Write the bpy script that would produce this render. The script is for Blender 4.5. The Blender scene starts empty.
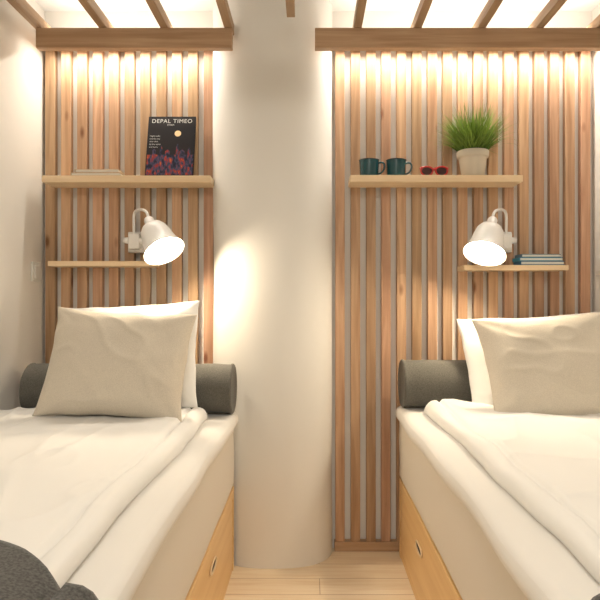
import bpy, bmesh, math, random
from mathutils import Vector, Matrix, noise, Euler
random.seed(7)
scene = bpy.context.scene
COL = scene.collection

# ------------------------------------------------------------ materials
def new_mat(name, col, rough=0.6, metal=0.0, spec=0.3):
    m = bpy.data.materials.new(name); m.use_nodes = True
    b = m.node_tree.nodes['Principled BSDF']
    b.inputs['Base Color'].default_value = (*col, 1)
    b.inputs['Roughness'].default_value = rough
    b.inputs['Metallic'].default_value = metal
    b.inputs['Specular IOR Level'].default_value = spec
    return m
def add_bump(m, scale=60, strength=0.1, dist=0.002, detail=4, vec=(1,1,1)):
    nt = m.node_tree; N = nt.nodes; L = nt.links
    tc = N.new('ShaderNodeTexCoord'); mp = N.new('ShaderNodeMapping'); mp.inputs['Scale'].default_value = vec
    no = N.new('ShaderNodeTexNoise'); no.inputs['Scale'].default_value = scale; no.inputs['Detail'].default_value = detail
    bu = N.new('ShaderNodeBump'); bu.inputs['Strength'].default_value = strength; bu.inputs['Distance'].default_value = dist
    L.new(tc.outputs['Object'], mp.inputs['Vector']); L.new(mp.outputs[0], no.inputs['Vector'])
    L.new(no.outputs['Fac'], bu.inputs['Height']); L.new(bu.outputs[0], N['Principled BSDF'].inputs['Normal'])
    return no
def plaster(name, col):
    m = new_mat(name, col, 0.75, spec=0.2)
    no = add_bump(m, 9, 0.25, 0.006, 5)
    return m
def wood(name, c1, c2, axis='Z', scale=1.0, rough=0.5, vary=0.0, knots=False):
    m = new_mat(name, c1, rough)
    nt = m.node_tree; N = nt.nodes; L = nt.links; b = N['Principled BSDF']
    tc = N.new('ShaderNodeTexCoord'); mp = N.new('ShaderNodeMapping')
    sc = {'X':(1.2,22,22),'Y':(22,1.2,22),'Z':(22,22,1.2)}[axis]
    mp.inputs['Scale'].default_value = tuple(s*scale for s in sc)
    oi = N.new('ShaderNodeObjectInfo')
    add = N.new('ShaderNodeVectorMath'); add.operation='ADD'
    mul = N.new('ShaderNodeMath'); mul.operation='MULTIPLY'; mul.inputs[1].default_value = 37
    L.new(oi.outputs['Random'], mul.inputs[0]); L.new(tc.outputs['Object'], mp.inputs['Vector'])
    L.new(mp.outputs[0], add.inputs[0]); L.new(mul.outputs[0], add.inputs[1])
    no = N.new('ShaderNodeTexNoise'); no.inputs['Scale'].default_value = 2.2; no.inputs['Detail'].default_value = 6; no.inputs['Distortion'].default_value=0.6
    L.new(add.outputs[0], no.inputs['Vector'])
    cr = N.new('ShaderNodeValToRGB'); cr.color_ramp.elements[0].position=0.3; cr.color_ramp.elements[1].position=0.7
    cr.color_ramp.elements[0].color=(*c2,1); cr.color_ramp.elements[1].color=(*c1,1)
    L.new(no.outputs['Fac'], cr.inputs[0])
    out = cr.outputs[0]
    if knots:
        mk=N.new('ShaderNodeMapping'); mk.inputs['Scale'].default_value={'X':(3.5,9,9),'Y':(9,3.5,9),'Z':(9,9,3.5)}[axis]
        ad2=N.new('ShaderNodeVectorMath'); ad2.operation='ADD'
        L.new(tc.outputs['Object'],mk.inputs['Vector']); L.new(mk.outputs[0],ad2.inputs[0]); L.new(mul.outputs[0],ad2.inputs[1])
        vo=N.new('ShaderNodeTexVoronoi'); vo.inputs['Scale'].default_value=1.1; L.new(ad2.outputs[0],vo.inputs['Vector'])
        kr=N.new('ShaderNodeValToRGB'); kr.color_ramp.elements[0].position=.05; kr.color_ramp.elements[1].position=.14
        kr.color_ramp.elements[0].color=(.42,.30,.24,1); kr.color_ramp.elements[1].color=(1,1,1,1)
        L.new(vo.outputs['Distance'],kr.inputs[0])
        mx=N.new('ShaderNodeMix'); mx.data_type='RGBA'; mx.blend_type='MULTIPLY'; mx.inputs['Factor'].default_value=1
        L.new(out,mx.inputs['A']); L.new(kr.outputs[0],mx.inputs['B']); out=mx.outputs['Result']
    if vary > 0:
        hsv = N.new('ShaderNodeHueSaturation')
        mr = N.new('ShaderNodeMapRange'); mr.inputs['To Min'].default_value=1-vary; mr.inputs['To Max'].default_value=1+vary
        L.new(oi.outputs['Random'], mr.inputs['Value']); L.new(mr.outputs[0], hsv.inputs['Value'])
        m2 = N.new('ShaderNodeMath'); m2.operation='MULTIPLY'; m2.inputs[1].default_value=7.31
        fr = N.new('ShaderNodeMath'); fr.operation='FRACT'
        mr2 = N.new('ShaderNodeMapRange'); mr2.inputs['To Min'].default_value=0.487; mr2.inputs['To Max'].default_value=0.506
        L.new(oi.outputs['Random'], m2.inputs[0]); L.new(m2.outputs[0], fr.inputs[0]); L.new(fr.outputs[0], mr2.inputs['Value'])
        L.new(mr2.outputs[0], hsv.inputs['Hue'])
        L.new(out, hsv.inputs['Color']); out = hsv.outputs[0]
    L.new(out, b.inputs['Base Color'])
    bu = N.new('ShaderNodeBump'); bu.inputs['Strength'].default_value=0.15; bu.inputs['Distance'].default_value=0.001
    L.new(no.outputs['Fac'], bu.inputs['Height']); L.new(bu.outputs[0], b.inputs['Normal'])
    return m
def fabric(name, col, rough=0.9, wscale=260, strength=0.35, dist=0.0012, mottled=0.0):
    m = new_mat(name, col, rough, spec=0.1)
    nt=m.node_tree; N=nt.nodes; L=nt.links; b=N['Principled BSDF']
    b.inputs['Sheen Weight'].default_value=0.15
    tc=N.new('ShaderNodeTexCoord')
    n1=N.new('ShaderNodeTexNoise'); n1.inputs['Scale'].default_value=wscale; n1.inputs['Detail'].default_value=2
    bu=N.new('ShaderNodeBump'); bu.inputs['Strength'].default_value=strength; bu.inputs['Distance'].default_value=dist
    L.new(tc.outputs['Object'], n1.inputs['Vector']); L.new(n1.outputs['Fac'], bu.inputs['Height']); L.new(bu.outputs[0], b.inputs['Normal'])
    if mottled>0:
        cr=N.new('ShaderNodeValToRGB'); cr.color_ramp.elements[0].position=0.35; cr.color_ramp.elements[1].position=0.65
        cr.color_ramp.elements[0].color=(*[c*(1-mottled) for c in col],1); cr.color_ramp.elements[1].color=(*[min(1,c*(1+mottled)) for c in col],1)
        L.new(n1.outputs['Fac'], cr.inputs[0]); L.new(cr.outputs[0], b.inputs['Base Color'])
    return m
def emis(name, col, s):
    m = new_mat(name, col, 0.5); b=m.node_tree.nodes['Principled BSDF']
    b.inputs['Emission Color'].default_value=(*col,1); b.inputs['Emission Strength'].default_value=s
    return m

M_wall = plaster('white_plaster', (0.80,0.775,0.73))
M_col  = plaster('column_plaster', (0.82,0.805,0.77))
M_ceil = plaster('ceiling_paint', (0.84,0.84,0.83))
M_slat = wood('larch_slats', (0.58,0.385,0.24), (0.37,0.215,0.12), 'Z', vary=0.22, knots=True)
M_beam = wood('larch_beam', (0.53,0.36,0.225), (0.38,0.235,0.135), 'X')
M_raft = wood('larch_rafter', (0.46,0.32,0.20), (0.35,0.225,0.135), 'Y')
M_shelf= wood('pine_shelf', (0.86,0.69,0.47), (0.78,0.58,0.36), 'X', rough=0.45)
M_ply  = wood('pine_panel', (0.84,0.59,0.30), (0.75,0.49,0.22), 'Y', rough=0.4, scale=0.6)
M_sheet= fabric('white_cotton', (0.84,0.83,0.80), wscale=500, strength=0.15)
M_topper=fabric('topper_cotton', (0.79,0.77,0.73), wscale=400, strength=0.15)
M_box  = fabric('cream_upholstery', (0.72,0.67,0.59), wscale=420, strength=0.3)
M_linen= fabric('beige_linen', (0.63,0.57,0.475), wscale=330, strength=0.5, mottled=0.06)
M_grey = fabric('grey_wool', (0.085,0.083,0.078), wscale=240, strength=0.7, mottled=0.35)
M_roll = fabric('grey_linen', (0.125,0.12,0.105), wscale=260, strength=0.5, mottled=0.18)
M_white= new_mat('white_enamel', (0.80,0.79,0.77), 0.35, spec=0.5)
M_plastic=new_mat('white_plastic', (0.78,0.77,0.74), 0.4)
M_chrome=new_mat('brushed_steel', (0.6,0.6,0.58), 0.3, 1.0)
M_dark = new_mat('dark_gap', (0.05,0.035,0.025), 0.8)

# ------------------------------------------------------------ mesh helpers
def empty(name, loc=(0,0,0)):
    e = bpy.data.objects.new(name, None); e.location = loc; e.empty_display_size=0.05
    COL.objects.link(e); return e
def obj(name, bm, mat, parent=None, smooth=False):
    me = bpy.data.meshes.new(name); bm.normal_update(); bm.to_mesh(me); bm.free()
    o = bpy.data.objects.new(name, me); COL.objects.link(o)
    for m in (mat if isinstance(mat,(list,tuple)) else [mat]): me.materials.append(m)
    if smooth:
        for p in me.polygons: p.use_smooth=True
    if parent is not None:
        o.parent = parent
        o.matrix_parent_inverse = Matrix.Translation(-Vector(parent.location))
    return o
def box(name, x0,x1,y0,y1,z0,z1, mat, parent=None, bev=0.0, seg=2):
    bm = bmesh.new(); bmesh.ops.create_cube(bm, size=1)
    c = Vector(((x0+x1)/2,(y0+y1)/2,(z0+z1)/2))
    for v in bm.verts: v.co = Vector((v.co.x*(x1-x0), v.co.y*(y1-y0), v.co.z*(z1-z0)))
    if bev>0: bmesh.ops.bevel(bm, geom=bm.edges[:], offset=bev, segments=seg, affect='EDGES', profile=0.5)
    o = obj(name, bm, mat, None, smooth=False)
    if bev>0.008:
        for p in o.data.polygons: p.use_smooth=True
    o.location = c
    if parent is not None:
        o.parent=parent; o.matrix_parent_inverse = Matrix.Translation(-Vector(parent.location))
    return o
def lathe(name, prof, mat, origin, axis=(0,0,1), n=40, parent=None, thick=0):
    bm=bmesh.new(); rings=[]
    q = Vector((0,0,1)).rotation_difference(Vector(axis).normalized())
    for r,t in prof:
        ring=[]
        if r<1e-6: ring=[bm.verts.new(q@Vector((0,0,t))+Vector(origin))]
        else:
            for i in range(n):
                a=2*math.pi*i/n
                ring.append(bm.verts.new(q@Vector((r*math.cos(a),r*math.sin(a),t))+Vector(origin)))
        rings.append(ring)
    for A,B in zip(rings,rings[1:]):
        if len(A)==1 and len(B)==1: continue
        for i in range(n):
            j=(i+1)%n
            if len(A)==1: bm.faces.new((A[0],B[i],B[j]))
            elif len(B)==1: bm.faces.new((A[i],A[j],B[0]))
            else: bm.faces.new((A[i],A[j],B[j],B[i]))
    bmesh.ops.recalc_face_normals(bm, faces=bm.faces[:])
    return obj(name,bm,mat,parent,True)
def tube(name, pts, r, mat, parent=None, cyclic=False, spline='BEZ'):
    cu=bpy.data.curves.new(name,'CURVE'); cu.dimensions='3D'; cu.bevel_depth=r; cu.bevel_resolution=4; cu.use_fill_caps=True
    sp=cu.splines.new('NURBS' if spline=='BEZ' else 'POLY'); sp.points.add(len(pts)-1)
    for p,c in zip(sp.points,pts): p.co=(*c,1)
    if spline=='BEZ': sp.order_u=3; sp.use_endpoint_u=not cyclic
    sp.use_cyclic_u=cyclic; sp.resolution_u=8
    tmp=bpy.data.objects.new(name+'_c',cu); COL.objects.link(tmp)
    dg=bpy.context.evaluated_depsgraph_get(); me=bpy.data.meshes.new_from_object(tmp.evaluated_get(dg))
    bpy.data.objects.remove(tmp); me.name=name
    o=bpy.data.objects.new(name,me); COL.objects.link(o)
    me.materials.clear(); me.materials.append(mat)
    for p in me.polygons: p.use_smooth=True
    if parent is not None: o.parent=parent; o.matrix_parent_inverse=Matrix.Translation(-Vector(parent.location))
    return o

# ------------------------------------------------------------ room shell
XL,XR,YB,ZC=-1.175,1.25,-3.7,2.38
box('wall_back', XL-.1,XR+.1,0,.1,0,ZC, M_wall)
box('wall_left', XL-.1,XL,YB,0,0,ZC, M_wall)
box('wall_right',XR,XR+.1,YB,0,0,ZC, M_wall)
box('wall_front',XL-.1,XR+.1,YB-.1,YB,0,ZC, M_wall)
box('ceiling', XL-.1,XR+.1,YB-.1,.1,ZC,ZC+.1, M_ceil)
def floor_mat():
    m=new_mat('pine_floor',(0.8,0.6,0.4),0.45)
    nt=m.node_tree;N=nt.nodes;L=nt.links;b=N['Principled BSDF']
    tc=N.new('ShaderNodeTexCoord')
    br=N.new('ShaderNodeTexBrick'); br.inputs['Scale'].default_value=1.0
    br.inputs['Brick Width'].default_value=2.1; br.inputs['Row Height'].default_value=0.13
    br.inputs['Mortar Size'].default_value=0.0015
    br.inputs['Color1'].default_value=(0.94,0.80,0.60,1); br.inputs['Color2'].default_value=(0.90,0.74,0.53,1); br.inputs['Mortar'].default_value=(0.52,0.36,0.22,1)
    L.new(tc.outputs['Object'],br.inputs['Vector'])
    mp=N.new('ShaderNodeMapping'); mp.inputs['Scale'].default_value=(2.5,40,40)
    no=N.new('ShaderNodeTexNoise'); no.inputs['Scale'].default_value=1.6; no.inputs['Detail'].default_value=6; no.inputs['Distortion'].default_value=.8
    L.new(tc.outputs['Object'],mp.inputs['Vector']); L.new(mp.outputs[0],no.inputs['Vector'])
    cr=N.new('ShaderNodeValToRGB'); cr.color_ramp.elements[0].color=(0.90,0.85,0.78,1); cr.color_ramp.elements[1].color=(1,1,1,1)
    cr.color_ramp.elements[0].position=.3; cr.color_ramp.elements[1].position=.6
    L.new(no.outputs['Fac'],cr.inputs[0])
    mx=N.new('ShaderNodeMix'); mx.data_type='RGBA'; mx.blend_type='MULTIPLY'; mx.inputs['Factor'].default_value=1
    L.new(br.outputs['Color'],mx.inputs['A']); L.new(cr.outputs[0],mx.inputs['B']); L.new(mx.outputs['Result'],b.inputs['Base Color'])
    return m
box('floor', XL-.1,XR+.1,YB-.1,.1,-.1,0, floor_mat())

# rounded plaster column
def column():
    bm=bmesh.new(); cx,a,b=-.165,.262,.205; n=48; prof=[]
    for i in range(n+1):
        t=math.pi*i/n; c,s=math.cos(t),math.sin(t); e=2/(2.5 if c>0 else 2.1)
        prof.append((cx+a*math.copysign(abs(c)**e,c), -b*abs(s)**e))
    zs=[0,.02]+[.02+(ZC-.02)*k/30 for k in range(1,31)]
    rows=[]
    for z in zs:
        row=[]
        for i,(x,y) in enumerate(prof):
            wob=0.004*noise.noise(Vector((x*4,y*4,z*2.0)))
            row.append(bm.verts.new((x+wob,min(y+wob,0.0),z)))
        rows.append(row)
    for A,B in zip(rows,rows[1:]):
        for i in range(n): bm.faces.new((A[i],A[i+1],B[i+1],B[i]))
    bmesh.ops.recalc_face_normals(bm,faces=bm.faces[:])
    return obj('column',bm,M_col,None,True)
column()

# ------------------------------------------------------------ slatted wall panels
SF=-.032
def slat_panel(x0,n,pitch,w,zb):
    e=empty('slatted_wall_panel',(x0,0,0))
    for i in range(n):
        x=x0+i*pitch
        jit=random.uniform(-.0012,.0012)
        box('slat_%d'%(i+1), x+jit,x+w+jit,SF,-.0,zb,2.27,M_slat,e,bev=.0015,seg=1)
    box('bottom_rail',x0-.005,x0+(n-1)*pitch+w+.005,SF-.006,0,0,zb,M_beam,e,bev=.002)
    return e
slat_panel(-1.160,11,.0695,.042,.042)
slat_panel(.112,17,.0672,.041,.042)

# canopy beams + rafters
cL=empty('ceiling_canopy',(0,-.22,2.15))
def beam(nm,x0,x1,y0=-.245,y1=-.208,z0=2.116,z1=2.197): box(nm,x0,x1,y0,y1,z0,z1,M_beam,cL,bev=.003)
beam('beam_1',-1.105,-.315); beam('beam_2',.02,XR)
beam('beam_3',XL,XR,-1.66,-1.61)
k=0
for x in (-1.097,-.835,-.588,-.33,.193,.435,.693,.927,1.17):
    k+=1; box('rafter_%d'%k,x-.016,x+.016,-1.7,-.001,2.197,2.24,M_raft,cL,bev=.002)
box('rafter_centre',-.09,-.058,-1.7,-.33,2.197,2.24,M_raft,cL,bev=.002)
# LED strips tucked behind the front beams
LED_D,LED_U=7.0,3.0
def led(x0,x1):
    e=empty('led_strip',((x0+x1)/2,-.19,2.19))
    box('led_channel',x0,x1,-.206,-.188,2.183,2.193,M_chrome,e)
    for nm,rx,p,yy,zz in (('led_down',math.radians(-2),LED_D,-.095,2.186),('led_up',math.radians(180),LED_U,-.150,2.20)):
        l=bpy.data.lights.new(nm,'AREA'); l.shape='RECTANGLE'; l.size=(x1-x0); l.size_y=.014; l.energy=p*(x1-x0); l.color=(1,.93,.81)
        o=bpy.data.objects.new(nm,l); o.location=((x0+x1)/2,yy,zz); o.rotation_euler=(rx,0,0); COL.objects.link(o)
        o.parent=e; o.matrix_parent_inverse=Matrix.Translation(-Vector(e.location))
led(-1.09,-.46); led(.13,1.22)

# ------------------------------------------------------------ shelves
def shelf(x0,x1,yf,zt,th):
    e=box('wall_shelf',x0,x1,yf,SF-.0005,zt-th,zt,M_shelf,None,bev=.002); return e
shelf(-1.116,-.414,-.165,1.618,.028)
shelf(-1.10,-.66,-.145,1.264,.022)
shelf(.167,.886,-.165,1.620,.028)
shelf(.646,1.085,-.145,1.247,.022)
ZS=1.6185; ZR=1.6205

# ------------------------------------------------------------ beds
def bed(sx,x_in,x_wall,yh,yd,pull,zp):
    e=empty('bed',((x_in+x_wall)/2,-1.05,0))
    yf=-2.10
    def bx(nm,xa,xb,*r,**kw):
        return box(nm,min(xa,xb),max(xa,xb),*r,**kw)
    xi=x_in-sx*.012
    bx('base_carcass',xi-sx*.03,x_wall,yf,yh-.03,.0,.325,M_dark,e)
    bx('end_post',xi-sx*.03,xi,yh-.032,yh,.0,.335,M_ply,e,bev=.002)
    bx('head_panel',xi-sx*.03,x_wall,yh-.020,yh-.003,.0,.33,M_ply,e)
    bx('top_rail',xi-sx*.03,xi+sx*.002,yf,yh-.033,.30,.335,M_ply,e,bev=.002)
    bx('plinth',xi-sx*.03,xi-sx*.004,yf,yh-.033,.0,.03,M_ply,e,bev=.001)
    ys=[yh-.037,yd,yf]
    for i in range(2):
        ya,yb=ys[i+1]+.003,ys[i]-.003
        bx('drawer_front_%d'%(i+1),xi-sx*.028,xi-sx*.002,ya,yb,.034,.296,M_ply,e,bev=.003)
    for i,yc in enumerate(pull):
        pts=[]
        for k in range(20):
            a=2*math.pi*k/20
            pts.append((xi+sx*.002,yc+.055*math.copysign(abs(math.cos(a))**.7,math.cos(a)),zp+.015*math.copysign(abs(math.sin(a))**.7,math.sin(a))))
        tube('pull_rim_%d'%(i+1),pts,.003,M_shelf,e,cyclic=True)
        bm=bmesh.new(); vs=[bm.verts.new((xi-sx*.0005,p[1],p[2])) for p in pts]; bm.faces.new(vs)
        obj('pull_slot_%d'%(i+1),bm,M_dark,e)
    def soft(nm,xa,xb,y0,y1,z0,z1,bev,mat,amp,seed):
        bm=bmesh.new(); bmesh.ops.create_cube(bm,size=1)
        cx,cy,cz=(xa+xb)/2,(y0+y1)/2,(z0+z1)/2
        for v in bm.verts: v.co=Vector((cx+v.co.x*abs(xb-xa),cy+v.co.y*(y1-y0),cz+v.co.z*(z1-z0)))
        bmesh.ops.bevel(bm,geom=bm.edges[:],offset=bev,segments=5,affect='EDGES',profile=.5)
        for ax,cnt,l0,l1 in ((1,40,y0,y1),(0,14,min(xa,xb),max(xa,xb)),(2,5,z0,z1)):
            for k in range(1,cnt):
                c=l0+(l1-l0)*k/cnt; co=[0,0,0]; no=[0,0,0]; co[ax]=c; no[ax]=1
                bmesh.ops.bisect_plane(bm,geom=bm.verts[:]+bm.edges[:]+bm.faces[:],plane_co=co,plane_no=no)
        for v in bm.verts:
            p=Vector((v.co.x*3,v.co.y*3,v.co.z*6+seed))
            v.co.x+=amp*noise.noise(p); v.co.z+=amp*.5*noise.noise(p+Vector((9,3,1)))
        return obj(nm,bm,mat,e,True)
    xw=x_wall
    soft('mattress_box',x_in-sx*.010,xw,yf,yh-.004,.338,.598,.018,M_box,.004,sx)
    soft('topper',x_in+sx*.008,xw,yf-.004,yh-.008,.586,.652,.031,M_topper,.011,sx*5)
    # duvet: puffy top layer whose rim rolls under itself
    def cover(nm,inset,zbase,thick,roll,mat,seed,fold,y0):
        bm=bmesh.new(); nx,ny=110,210
        xa=x_in-sx*inset; xb=xw+sx*.004; y1=-2.06
        grid=[]
        for j in range(ny+1):
            row=[]; y=y0+(y1-y0)*j/ny
            edge=xa+sx*(.018*noise.noise(Vector((y*1.8,sx*3,seed)))+.004*noise.noise(Vector((y*8,sx*3,4+seed))))
            rim=[]
            for k in range(7):
                a=-math.pi/2+math.pi*k/7
                rim.append((roll*(1-math.cos(a)), (math.sin(a)+1)/2))
            cols=[(r[0],r[1]) for r in rim]
            W=abs(xb-edge)
            for i in range(nx+1): 
                u=i/nx; cols.append((roll+(W-roll)*u**1.1,1.0))
            for d,hf in cols:
                x=edge-sx*d
                dy=min(abs(y-y0),abs(y-y1)); fy=math.sqrt(max(0,1-max(0,1-dy/.03)**2))
                w1=noise.noise(Vector((x*4.2+y*1.6,y*1.3-x*1.0,seed+sx*7)))
                r1=(1-abs(noise.noise(Vector((x*5+y*1.4,y*1.2-x*1.6,seed+sx*11)))))**7
                r2=(1-abs(noise.noise(Vector((x*3.0-y*1.8,y*2.2+x*2.4,seed+sx*5+9)))))**9
                w3=noise.noise(Vector((x*16,y*9,seed)))
                inn=min(1,d/.06)
                hem=-fold*math.exp(-((d-.055)/.008)**2)
                bulk=thick*(1+.15*noise.noise(Vector((y*3,seed,1))))
                h=bulk*hf + (.016*w1+.011*r1+.006*r2+.0015*w3)*inn*hf + hem
                row.append(bm.verts.new((x,y,zbase+h*fy)))
            grid.append(row)
        m=len(grid[0])
        for j in range(ny):
            for i in range(m-1): bm.faces.new((grid[j][i],grid[j][i+1],grid[j+1][i+1],grid[j+1][i]))
        bmesh.ops.recalc_face_normals(bm,faces=bm.faces[:])
        return obj(nm,bm,mat,e,True)
    cover('duvet',.080,.646,.052,.024,M_sheet,0.0,.014,yh-.22)
    return e
bed(1,-.300,XL+.004,-.192,-1.15,(-.73,-1.62),.245)
bed(-1,.372,XR-.004,-.075,-1.12,(-.55,-1.62),.225)
box('headboard_ledge',XL+.001,-.437,-.188,-.040,.0,.60,M_wall,None,bev=.004)

# pillows and cushions
def pillow(name,w,h,t,loc,lean,roll,yaw,mat,seed,pinch=.07,wr=.012):
    bm=bmesh.new(); n=72
    def sheet(sgn):
        g=[]
        for j in range(n+1):
            row=[]; v=math.sin((-1+2*j/n)*math.pi/2)*.5+(-1+2*j/n)*.5
            for i in range(n+1):
                u=math.sin((-1+2*i/n)*math.pi/2)*.5+(-1+2*i/n)*.5
                x=w/2*u*(1-pinch*(1-v*v)*(u*u)); z=h/2*v*(1-pinch*(1-u*u)*(v*v))
                m=max(0,(1-u*u))*max(0,(1-v*v))
                th=t/2*(m**.5)
                sag=1-.15*v
                f=min(1,m*2.5)
                r=math.hypot(abs(u)-1,abs(v)-1)
                ang=math.atan2(1-abs(v),1-abs(u)+1e-6)
                cw=math.sin(ang*7+seed+noise.noise(Vector((u*2,v*2,seed)))*2)*math.exp(-r*2.4)
                wn=noise.noise(Vector((u*1.4+seed,v*1.6,sgn)))*.8+.42*(1-abs(noise.noise(Vector((u*1.8+v*1.4,v*1.8-u*.8,seed*2+sgn)))))**7
                y=sgn*(th*sag+f*wr*(cw*.8+wn*.9))
                if m<=1e-9: y=0
                ex=.005*noise.noise(Vector((u*3,v*3,seed)))
                row.append(bm.verts.new((x+ex,y,z+ex)))
            g.append(row)
        for j in range(n):
            for i in range(n):
                q=(g[j][i],g[j][i+1],g[j+1][i+1],g[j+1][i])
                bm.faces.new(q if sgn<0 else q[::-1])
        return g
    sheet(-1); sheet(1)
    bmesh.ops.remove_doubles(bm,verts=bm.verts[:],dist=1e-5)
    bmesh.ops.recalc_face_normals(bm,faces=bm.faces[:])
    o=obj(name,bm,mat,None,True)
    o.rotation_euler=Euler((math.radians(lean),math.radians(roll),math.radians(yaw)),'XYZ'); o.location=loc
    return o
pillow('white_pillow',.55,.42,.12,(-.690,-.415,.890),-22,-3,0,M_sheet,1.3,.05,.012)
pillow('linen_cushion',.510,.395,.17,(-.668,-.575,.880),-22,3,-2,M_linen,4.7,.08,.014)
pillow('white_pillow',.58,.42,.12,(.898,-.285,.848),-26,-3,0,M_sheet,8.3,.05,.012)
pillow('linen_cushion',.560,.435,.17,(.908,-.465,.848),-24,-4,3,M_linen,12.1,.08,.014)

# bolsters
def bolster(x0,x1,yc,zc,r):
    prof=[(0,x0+.012),(r*.55,x0+.008),(r*.80,x0+.006),(r*.9,x0+.002),(r*.97,x0-.001),(r*1.02,x0+.003),(r*1.02,x0+.009),(r*.985,x0+.014)]
    N=26
    for k in range(1,N): prof.append((r*(.985+.02*math.sin(math.pi*k/N)),x0+.014+(x1-x0-.028)*k/N))
    prof+=[(r*.985,x1-.014),(r*1.02,x1-.009),(r*1.02,x1-.003),(r*.97,x1+.001),(r*.9,x1-.002),(r*.8,x1-.006),(r*.55,x1-.008),(0,x1-.012)]
    o=lathe('bolster_cushion',prof,M_roll,(0,yc,zc),(1,0,0),56)
    for v in o.data.vertices:
        p=v.co; d=Vector((0,p.y-yc,p.z-zc))
        k=.006*noise.noise(Vector((p.x*9,p.y*7,p.z*7)))
        if d.length>1e-4: v.co+=d.normalized()*k
    return o
bolster(-1.10,-.300,-.298,.752,.096); bolster(.380,1.235,-.165,.752,.098)

# throws
def throw(sx,x_in,x_wall,ye):
    bm=bmesh.new(); nx,ny=70,36; grid=[]
    Ltop=abs(x_in-x_wall)-.02; drop=.22; tot=Ltop+drop
    for i in range(nx+1):
        s=tot*i/nx; row=[]
        if s<Ltop: x=x_wall+sx*(s+.006); z=.726
        else:
            a=min(1,(s-Ltop)/.07); x=x_wall+sx*(Ltop+.006+.038*math.sin(a*math.pi/2)); z=.726-.03*(1-math.cos(a*math.pi/2))-max(0,(s-Ltop-.05))
        if s<Ltop:
            de=Ltop-s
            z-= .030*math.exp(-(de/.05)**2)
        yst=ye(abs(x_in-x) if s<Ltop else 0)
        for j in range(ny+1):
            y=yst+(-2.12-yst)*j/ny
            wv=.005*noise.noise(Vector((x*7,y*7,sx)))+.003*noise.noise(Vector((x*20,y*18,sx+4)))
            row.append(bm.verts.new((x+(wv if s>=Ltop else 0),y,z+wv)))
        grid.append(row)
    for i in range(nx):
        for j in range(ny): bm.faces.new((grid[i][j],grid[i+1][j],grid[i+1][j+1],grid[i][j+1]))
    bmesh.ops.recalc_face_normals(bm,faces=bm.faces[:])
    o=obj('throw_blanket',bm,M_grey,None,True)
    m=o.modifiers.new('th','SOLIDIFY'); m.thickness=.012; m.offset=1
    return o
throw(1,-.300,XL+.004,lambda d:-1.735-.150*math.exp(-(d/.11)**1.5))
throw(-1,.372,XR-.004,lambda d:-1.85-.06*math.exp(-(d/.1)))

# ------------------------------------------------------------ wall lamps
M_bulb=emis('bulb_glow',(1,.83,.60),430)
def lamp(cx,s,sw):
    e=empty('wall_lamp',(cx,-.06,1.35))
    box('mount_plate',cx-.036,cx+.036,-.066,SF-.0005,1.305,1.395,M_white,e,bev=.005,seg=3)
    box('switch_housing',cx-.024,cx+.024,-.105,-.066,1.318,1.385,M_white,e,bev=.006,seg=3)
    lathe('pivot_knob',[(0,-.048),(.012,-.046),(.014,-.03),(.014,.03),(.012,.046),(0,.048)],M_white,(cx,-.088,1.355),(1,0,0),24,e)
    tube('arm',[(cx+s*.0,-.095,1.37),(cx,-.098,1.42),(cx+s*.0,-.10,1.46),(cx+s*.012,-.12,1.478),(cx+s*.045,-.16,1.478),(cx+s*.075,-.19,1.468),(cx+s*.089,-.203,1.448),(cx+s*.092,-.205,1.425)],.006,M_white,e)
    o=Vector((cx+s*.090,-.203,1.430)); ax=Vector((s*sw,-.40,-.80)).normalized()
    outer=[(0,-.006),(.016,-.004),(.020,.004),(.021,.026),(.030,.034),(.044,.044),(.054,.060),(.060,.085),(.064,.110),(.069,.135),(.077,.158),(.083,.170),(.085,.174)]
    inner=[(.083,.174),(.079,.167),(.073,.155),(.066,.133),(.061,.108),(.057,.085),(.051,.063),(.040,.048),(.02,.04),(0,.038)]
    lathe('shade',outer+inner,M_white,o,ax,48,e)
    lathe('bulb_socket',[(0,.039),(.016,.04),(.016,.075),(0,.076)],M_plastic,o,ax,24,e)
    b=[]
    R=.030; c=.138
    b.append((.013,.076)); b.append((.015,.09))
    for k in range(3,15):
        a=math.pi*(1-k/14.0); b.append((max(0,R*math.sin(a)),c+R*math.cos(a)))
    lathe('bulb',b,M_bulb,o,ax,32,e)
    return e
lamp(-.752,1,.48)
lamp(.838,-1,.30)

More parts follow.
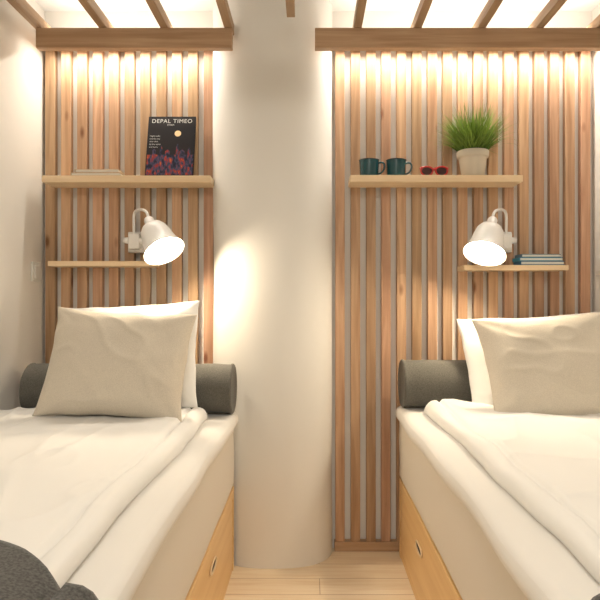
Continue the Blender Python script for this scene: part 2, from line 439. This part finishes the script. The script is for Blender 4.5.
# ------------------------------------------------------------ shelf objects
def magazine():
    c=Vector((-.598,-.118,ZS)); e=empty('magazine',c)
    tilt=math.radians(-14); R=Matrix.Rotation(tilt,4,'X'); T=Matrix.Translation(c)@R
    W,H=.205,.287
    M_cov=new_mat('cover_black',(0.012,0.012,0.016),.3,spec=.5)
    M_art=new_mat('cover_city',(0.2,.05,.03),.3,spec=.5)
    nt=M_art.node_tree;N=nt.nodes;L=nt.links
    tc=N.new('ShaderNodeTexCoord'); mp=N.new('ShaderNodeMapping'); mp.inputs['Scale'].default_value=(90,90,35)
    vo=N.new('ShaderNodeTexNoise'); vo.inputs['Scale'].default_value=1.0; vo.inputs['Detail'].default_value=3
    cr=N.new('ShaderNodeValToRGB'); E=cr.color_ramp.elements
    E[0].position=.38;E[0].color=(.008,.012,.03,1);E[1].position=.75;E[1].color=(.6,.18,.06,1)
    x=E.new(.5);x.color=(.05,.06,.12,1); x=E.new(.62); x.color=(.30,.025,.02,1)
    L.new(tc.outputs['Object'],mp.inputs['Vector']);L.new(mp.outputs[0],vo.inputs['Vector']);L.new(vo.outputs['Fac'],cr.inputs[0]);L.new(cr.outputs[0],N['Principled BSDF'].inputs['Base Color'])
    M_moon=new_mat('cover_moon',(.85,.62,.35),.4); M_txt=new_mat('cover_text',(.62,.62,.60),.4); M_pg=new_mat('page_paper',(.8,.78,.72),.8)
    def add(o):
        o.parent=e; o.matrix_parent_inverse=Matrix.Translation(-c); return o
    def bxm(nm,x0,x1,y0,y1,z0,z1,mat):
        bm=bmesh.new(); bmesh.ops.create_cube(bm,size=1)
        for v in bm.verts: v.co=Vector(((x0+x1)/2+v.co.x*(x1-x0),(y0+y1)/2+v.co.y*(y1-y0),(z0+z1)/2+v.co.z*(z1-z0)))
        bm.transform(T); return add(obj(nm,bm,mat))
    bxm('pages',-W/2,W/2-.002,-.001,.005,.001,H-.001,M_pg)
    bxm('front_cover',-W/2,W/2,-.002,-.001,0,H,M_cov)
    bxm('back_cover',-W/2,W/2,.005,.006,0,H,M_cov)
    bxm('cover_picture',-W/2+.004,W/2-.004,-.0026,-.002,.012,.105,M_art)
    bm=bmesh.new(); bmesh.ops.create_circle(bm,cap_ends=True,radius=.014,segments=28)
    bm.transform(T@Matrix.Translation((.028,-.0032,.205))@Matrix.Rotation(math.pi/2,4,'X')); add(obj('cover_moon',bm,M_moon))
    bm=bmesh.new()
    for (xx,hh,ww) in ((-.07,.035,.014),(-.04,.05,.01),(-.012,.03,.02),(.03,.058,.012),(.05,.03,.022),(.08,.04,.012)):
        vs=[bm.verts.new(T@Vector(p)) for p in ((xx-ww/2,-.0031,.1),(xx+ww/2,-.0031,.1),(xx+ww/2,-.0031,.1+hh*.7),(xx,-.0031,.1+hh),(xx-ww/2,-.0031,.1+hh*.7))]
        bm.faces.new(vs)
    add(obj('cover_skyline',bm,M_art))
    def text(s,x,z,size,al='CENTER',sp=1.0):
        cu=bpy.data.curves.new('cover_text','FONT'); cu.body=s; cu.size=size; cu.align_x=al; cu.extrude=.0001; cu.space_character=sp
        cu.materials.append(M_txt); o=bpy.data.objects.new('cover_text',cu); COL.objects.link(o)
        o.matrix_world=T@Matrix.Translation((x,-.0034,z))@Matrix.Rotation(math.pi/2,4,'X')
        o.parent=e; o.matrix_parent_inverse=Matrix.Translation(-c)
    text('DEPAL TIMEO',0,.256,.026,sp=1.12)
    text('STHLM',-.005,.243,.010)
    for k in range(5): text(('Night walks','and the city','after dark','by the water','and more')[k],-.092,.19-.013*k,.0095,'LEFT')
magazine()

def book(name,x0,x1,y0,y1,z0,th,cov,rot=0,page=(.8,.77,.7)):
    c=Vector(((x0+x1)/2,(y0+y1)/2,z0)); e=empty(name,c)
    Mc=new_mat(name+'_cover',cov,.5); Mp=new_mat(name+'_pages',page,.8)
    t=.0025
    def p(nm,*a): return box(nm,*a,e,bev=.0006,seg=1)
    p('cover_bottom',x0,x1,y0,y1,z0,z0+t,Mc); p('cover_top',x0,x1,y0,y1,z0+th-t,z0+th,Mc)
    p('pages',x0+.004,x1-.003,y0+.003,y1-.004,z0+t,z0+th-t,Mp)
    p('spine',x0,x0+t,y0,y1,z0+t,z0+th-t,Mc)
    e.rotation_euler=(0,0,rot)
    return e
book('small_book',-1.0,-.79,-.158,-.06,ZS,.014,(.50,.36,.22))
book('small_book',-.985,-.80,-.152,-.07,ZS+.0145,.014,(.62,.50,.36))
book('paperback_book',.885,1.070,-.14,-.05,1.2475,.016,(.06,.18,.32))
book('paperback_book',.880,1.062,-.142,-.05,1.264,.015,(.05,.25,.38))
book('paperback_book',.890,1.055,-.138,-.05,1.2795,.014,(.10,.17,.24))

# mugs
M_teal=new_mat('teal_enamel',(.006,.060,.075),.2,spec=.6); M_rim=new_mat('black_rim',(.01,.01,.01),.3); M_in=new_mat('mug_inside',(.75,.75,.7),.3)
def mug(x,y,rot):
    e=empty('enamel_mug',(x,y,ZR)); z=ZR
    lathe('body',[(0,.001),(.034,.001),(.038,.004),(.0395,.012),(.041,.05),(.0425,.073)],M_teal,(x,y,z),n=40,parent=e)
    lathe('lining',[(.0425,.073),(.0405,.073),(.039,.05),(.0375,.012),(.033,.006),(0,.006)],M_in,(x,y,z),n=40,parent=e)
    pts=[(x+.0425*math.cos(a),y+.0425*math.sin(a),z+.0735) for a in [2*math.pi*k/32 for k in range(32)]]
    tube('rim',pts,.0018,M_rim,e,cyclic=True)
    c,s_=math.cos(rot),math.sin(rot)
    tube('handle',[(x+r*c,y+r*s_,z+h) for r,h in ((.039,.060),(.052,.064),(.064,.058),(.066,.042),(.060,.026),(.050,.017),(.039,.014))],.004,M_teal,e)
mug(.252,-.103,-.25); mug(.367,-.103,-.15)

# red eyeglasses
def glasses():
    x,y,z=.525,-.125,ZR; e=empty('eyeglasses',(x,y,z)); Mr=new_mat('red_frame',(.45,.02,.02),.25,spec=.6); Ml=new_mat('tinted_lens',(.05,.012,.015),.1,spec=.8)
    for i,s in enumerate((-1,1)):
        cx=x+s*.031
        P=[(cx+.025*math.cos(a)*(1+.12*math.sin(a)),y,z+.0235+.020*math.sin(a)) for a in [2*math.pi*k/24 for k in range(24)]]
        tube('rim_%d'%(i+1),P,.0035,Mr,e,cyclic=True)
        bm=bmesh.new(); bm.faces.new([bm.verts.new((p[0],y+.0005,p[2])) for p in P]); obj('lens_%d'%(i+1),bm,Ml,e)
        tube('temple_%d'%(i+1),[(cx+s*.027,y,z+.034),(cx+s*.03,y+.006,z+.040),(cx+s*.006,y+.018+.006*i,z+.048),(cx-s*.03,y+.02+.008*i,z+.044),(cx-s*.055,y+.02+.008*i,z+.012)],.0028,Mr,e)
    tube('bridge',[(x-.008,y,z+.03),(x,y-.002,z+.034),(x+.008,y,z+.03)],.003,Mr,e)
glasses()

# potted grass plant
def plant():
    x,y,z=.692,-.108,ZR; e=empty('potted_grass_plant',(x,y,z))
    Mp=new_mat('clay_pot',(.60,.54,.44),.75); add_bump(Mp,120,.2,.001)
    lathe('pot',[(0,.0005),(.044,.0005),(.047,.004),(.057,.075),(.059,.082),(.064,.083),(.066,.087),(.067,.108),(.065,.111),(.060,.111),(.058,.095),(.0,.093)],Mp,(x,y,z),n=48,parent=e)
    Ms=new_mat('soil',(.05,.035,.02),.9)
    lathe('soil',[(.0585,.096),(.04,.099),(0,.101)],Ms,(x,y,z),n=32,parent=e)
    Mg=new_mat('grass_leaf',(.12,.30,.03),.5)
    nt=Mg.node_tree;N=nt.nodes;L=nt.links; at=N.new('ShaderNodeAttribute'); at.attribute_name='tint'
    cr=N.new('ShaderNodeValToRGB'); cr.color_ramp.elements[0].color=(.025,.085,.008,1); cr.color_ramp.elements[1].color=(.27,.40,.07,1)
    L.new(at.outputs['Fac'],cr.inputs[0]); L.new(cr.outputs[0],N['Principled BSDF'].inputs['Base Color'])
    bm=bmesh.new(); lay=bm.verts.layers.float.new('tint')
    for b in range(1000):
        a=random.uniform(0,2*math.pi); rr=.05*math.sqrt(random.random())
        base=Vector((x+rr*math.cos(a),y+rr*math.sin(a),z+.098))
        a2=a+random.uniform(-.6,.6); spread=random.random()**.55*1.45*(.35+rr/.05*.75)
        ln=random.uniform(.10,.220)*(1.05-.12*spread); w=random.uniform(.0013,.0026); t=random.random()
        d=Vector((math.cos(a2),math.sin(a2),0)); side=Vector((-d.y,d.x,0))
        side=(side*math.cos(b)+d*math.sin(b)).normalized()
        prev=None; p=base.copy(); seg=6; curl=random.uniform(.3,1.2)
        for k in range(seg+1):
            f=k/seg; th=min(2.0,spread*(.35+curl*f*.95))
            if k>0: p=p+(d*math.sin(th)+Vector((0,0,1))*math.cos(th))*(ln/seg)
            q=p.copy(); q.y=min(q.y,-.038)
            ww=w*(1-f**2)+.0002
            v1=bm.verts.new(q-side*ww); v2=bm.verts.new(q+side*ww)
            v1.co.y=min(v1.co.y,-.036); v2.co.y=min(v2.co.y,-.036)
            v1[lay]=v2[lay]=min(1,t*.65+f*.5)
            if prev: bm.faces.new((prev[0],prev[1],v2,v1))
            prev=(v1,v2)
    obj('grass',bm,Mg,e,True)
plant()

# light switches
def switch(x,sx,y,z):
    e=empty('light_switch',(x,y,z))
    box('plate',min(x,x+sx*.008),max(x,x+sx*.008),y-.04,y+.04,z-.042,z+.042,M_plastic,e,bev=.003)
    box('rocker',min(x+sx*.008,x+sx*.013),max(x+sx*.008,x+sx*.013),y-.022,y+.022,z-.028,z+.028,M_plastic,e,bev=.002)
switch(XL,1,-.095,1.22); switch(XR,-1,-.085,1.25)

# ------------------------------------------------------------ general fill light, added unseen behind the camera
fx=empty('added_fill_light',(0,-3.0,ZC))
lathe('fill_housing',[(0,0),(.24,0),(.25,-.01),(.25,-.05),(.24,-.055),(.235,-.05),(0,-.048)],M_white,(0,-3.0,ZC),n=48,parent=fx)  # invented housing that dresses the added fill as a ceiling lamp
l=bpy.data.lights.new('fill_disc','AREA'); l.shape='DISK'; l.size=.45; l.energy=37; l.color=(1,.935,.835)
o=bpy.data.objects.new('fill_disc',l); o.location=(0,-3.0,ZC-.06); o.rotation_euler=(math.radians(12),0,0); COL.objects.link(o); o.parent=fx; o.matrix_parent_inverse=Matrix.Translation(-Vector(fx.location))

w=bpy.data.worlds.new('World'); scene.world=w; w.use_nodes=True
w.node_tree.nodes['Background'].inputs[0].default_value=(1,.93,.85,1); w.node_tree.nodes['Background'].inputs[1].default_value=.3

# ------------------------------------------------------------ camera
cam=bpy.data.cameras.new('Camera'); cam.sensor_width=36; cam.lens=36; cam.shift_x=-10/600; cam.clip_start=.02
co=bpy.data.objects.new('Camera',cam); co.location=(0,-2.66,1.1); co.rotation_euler=(math.pi/2,0,0); COL.objects.link(co); scene.camera=co
scene.view_settings.view_transform='Standard'
scene.view_settings.look='None'
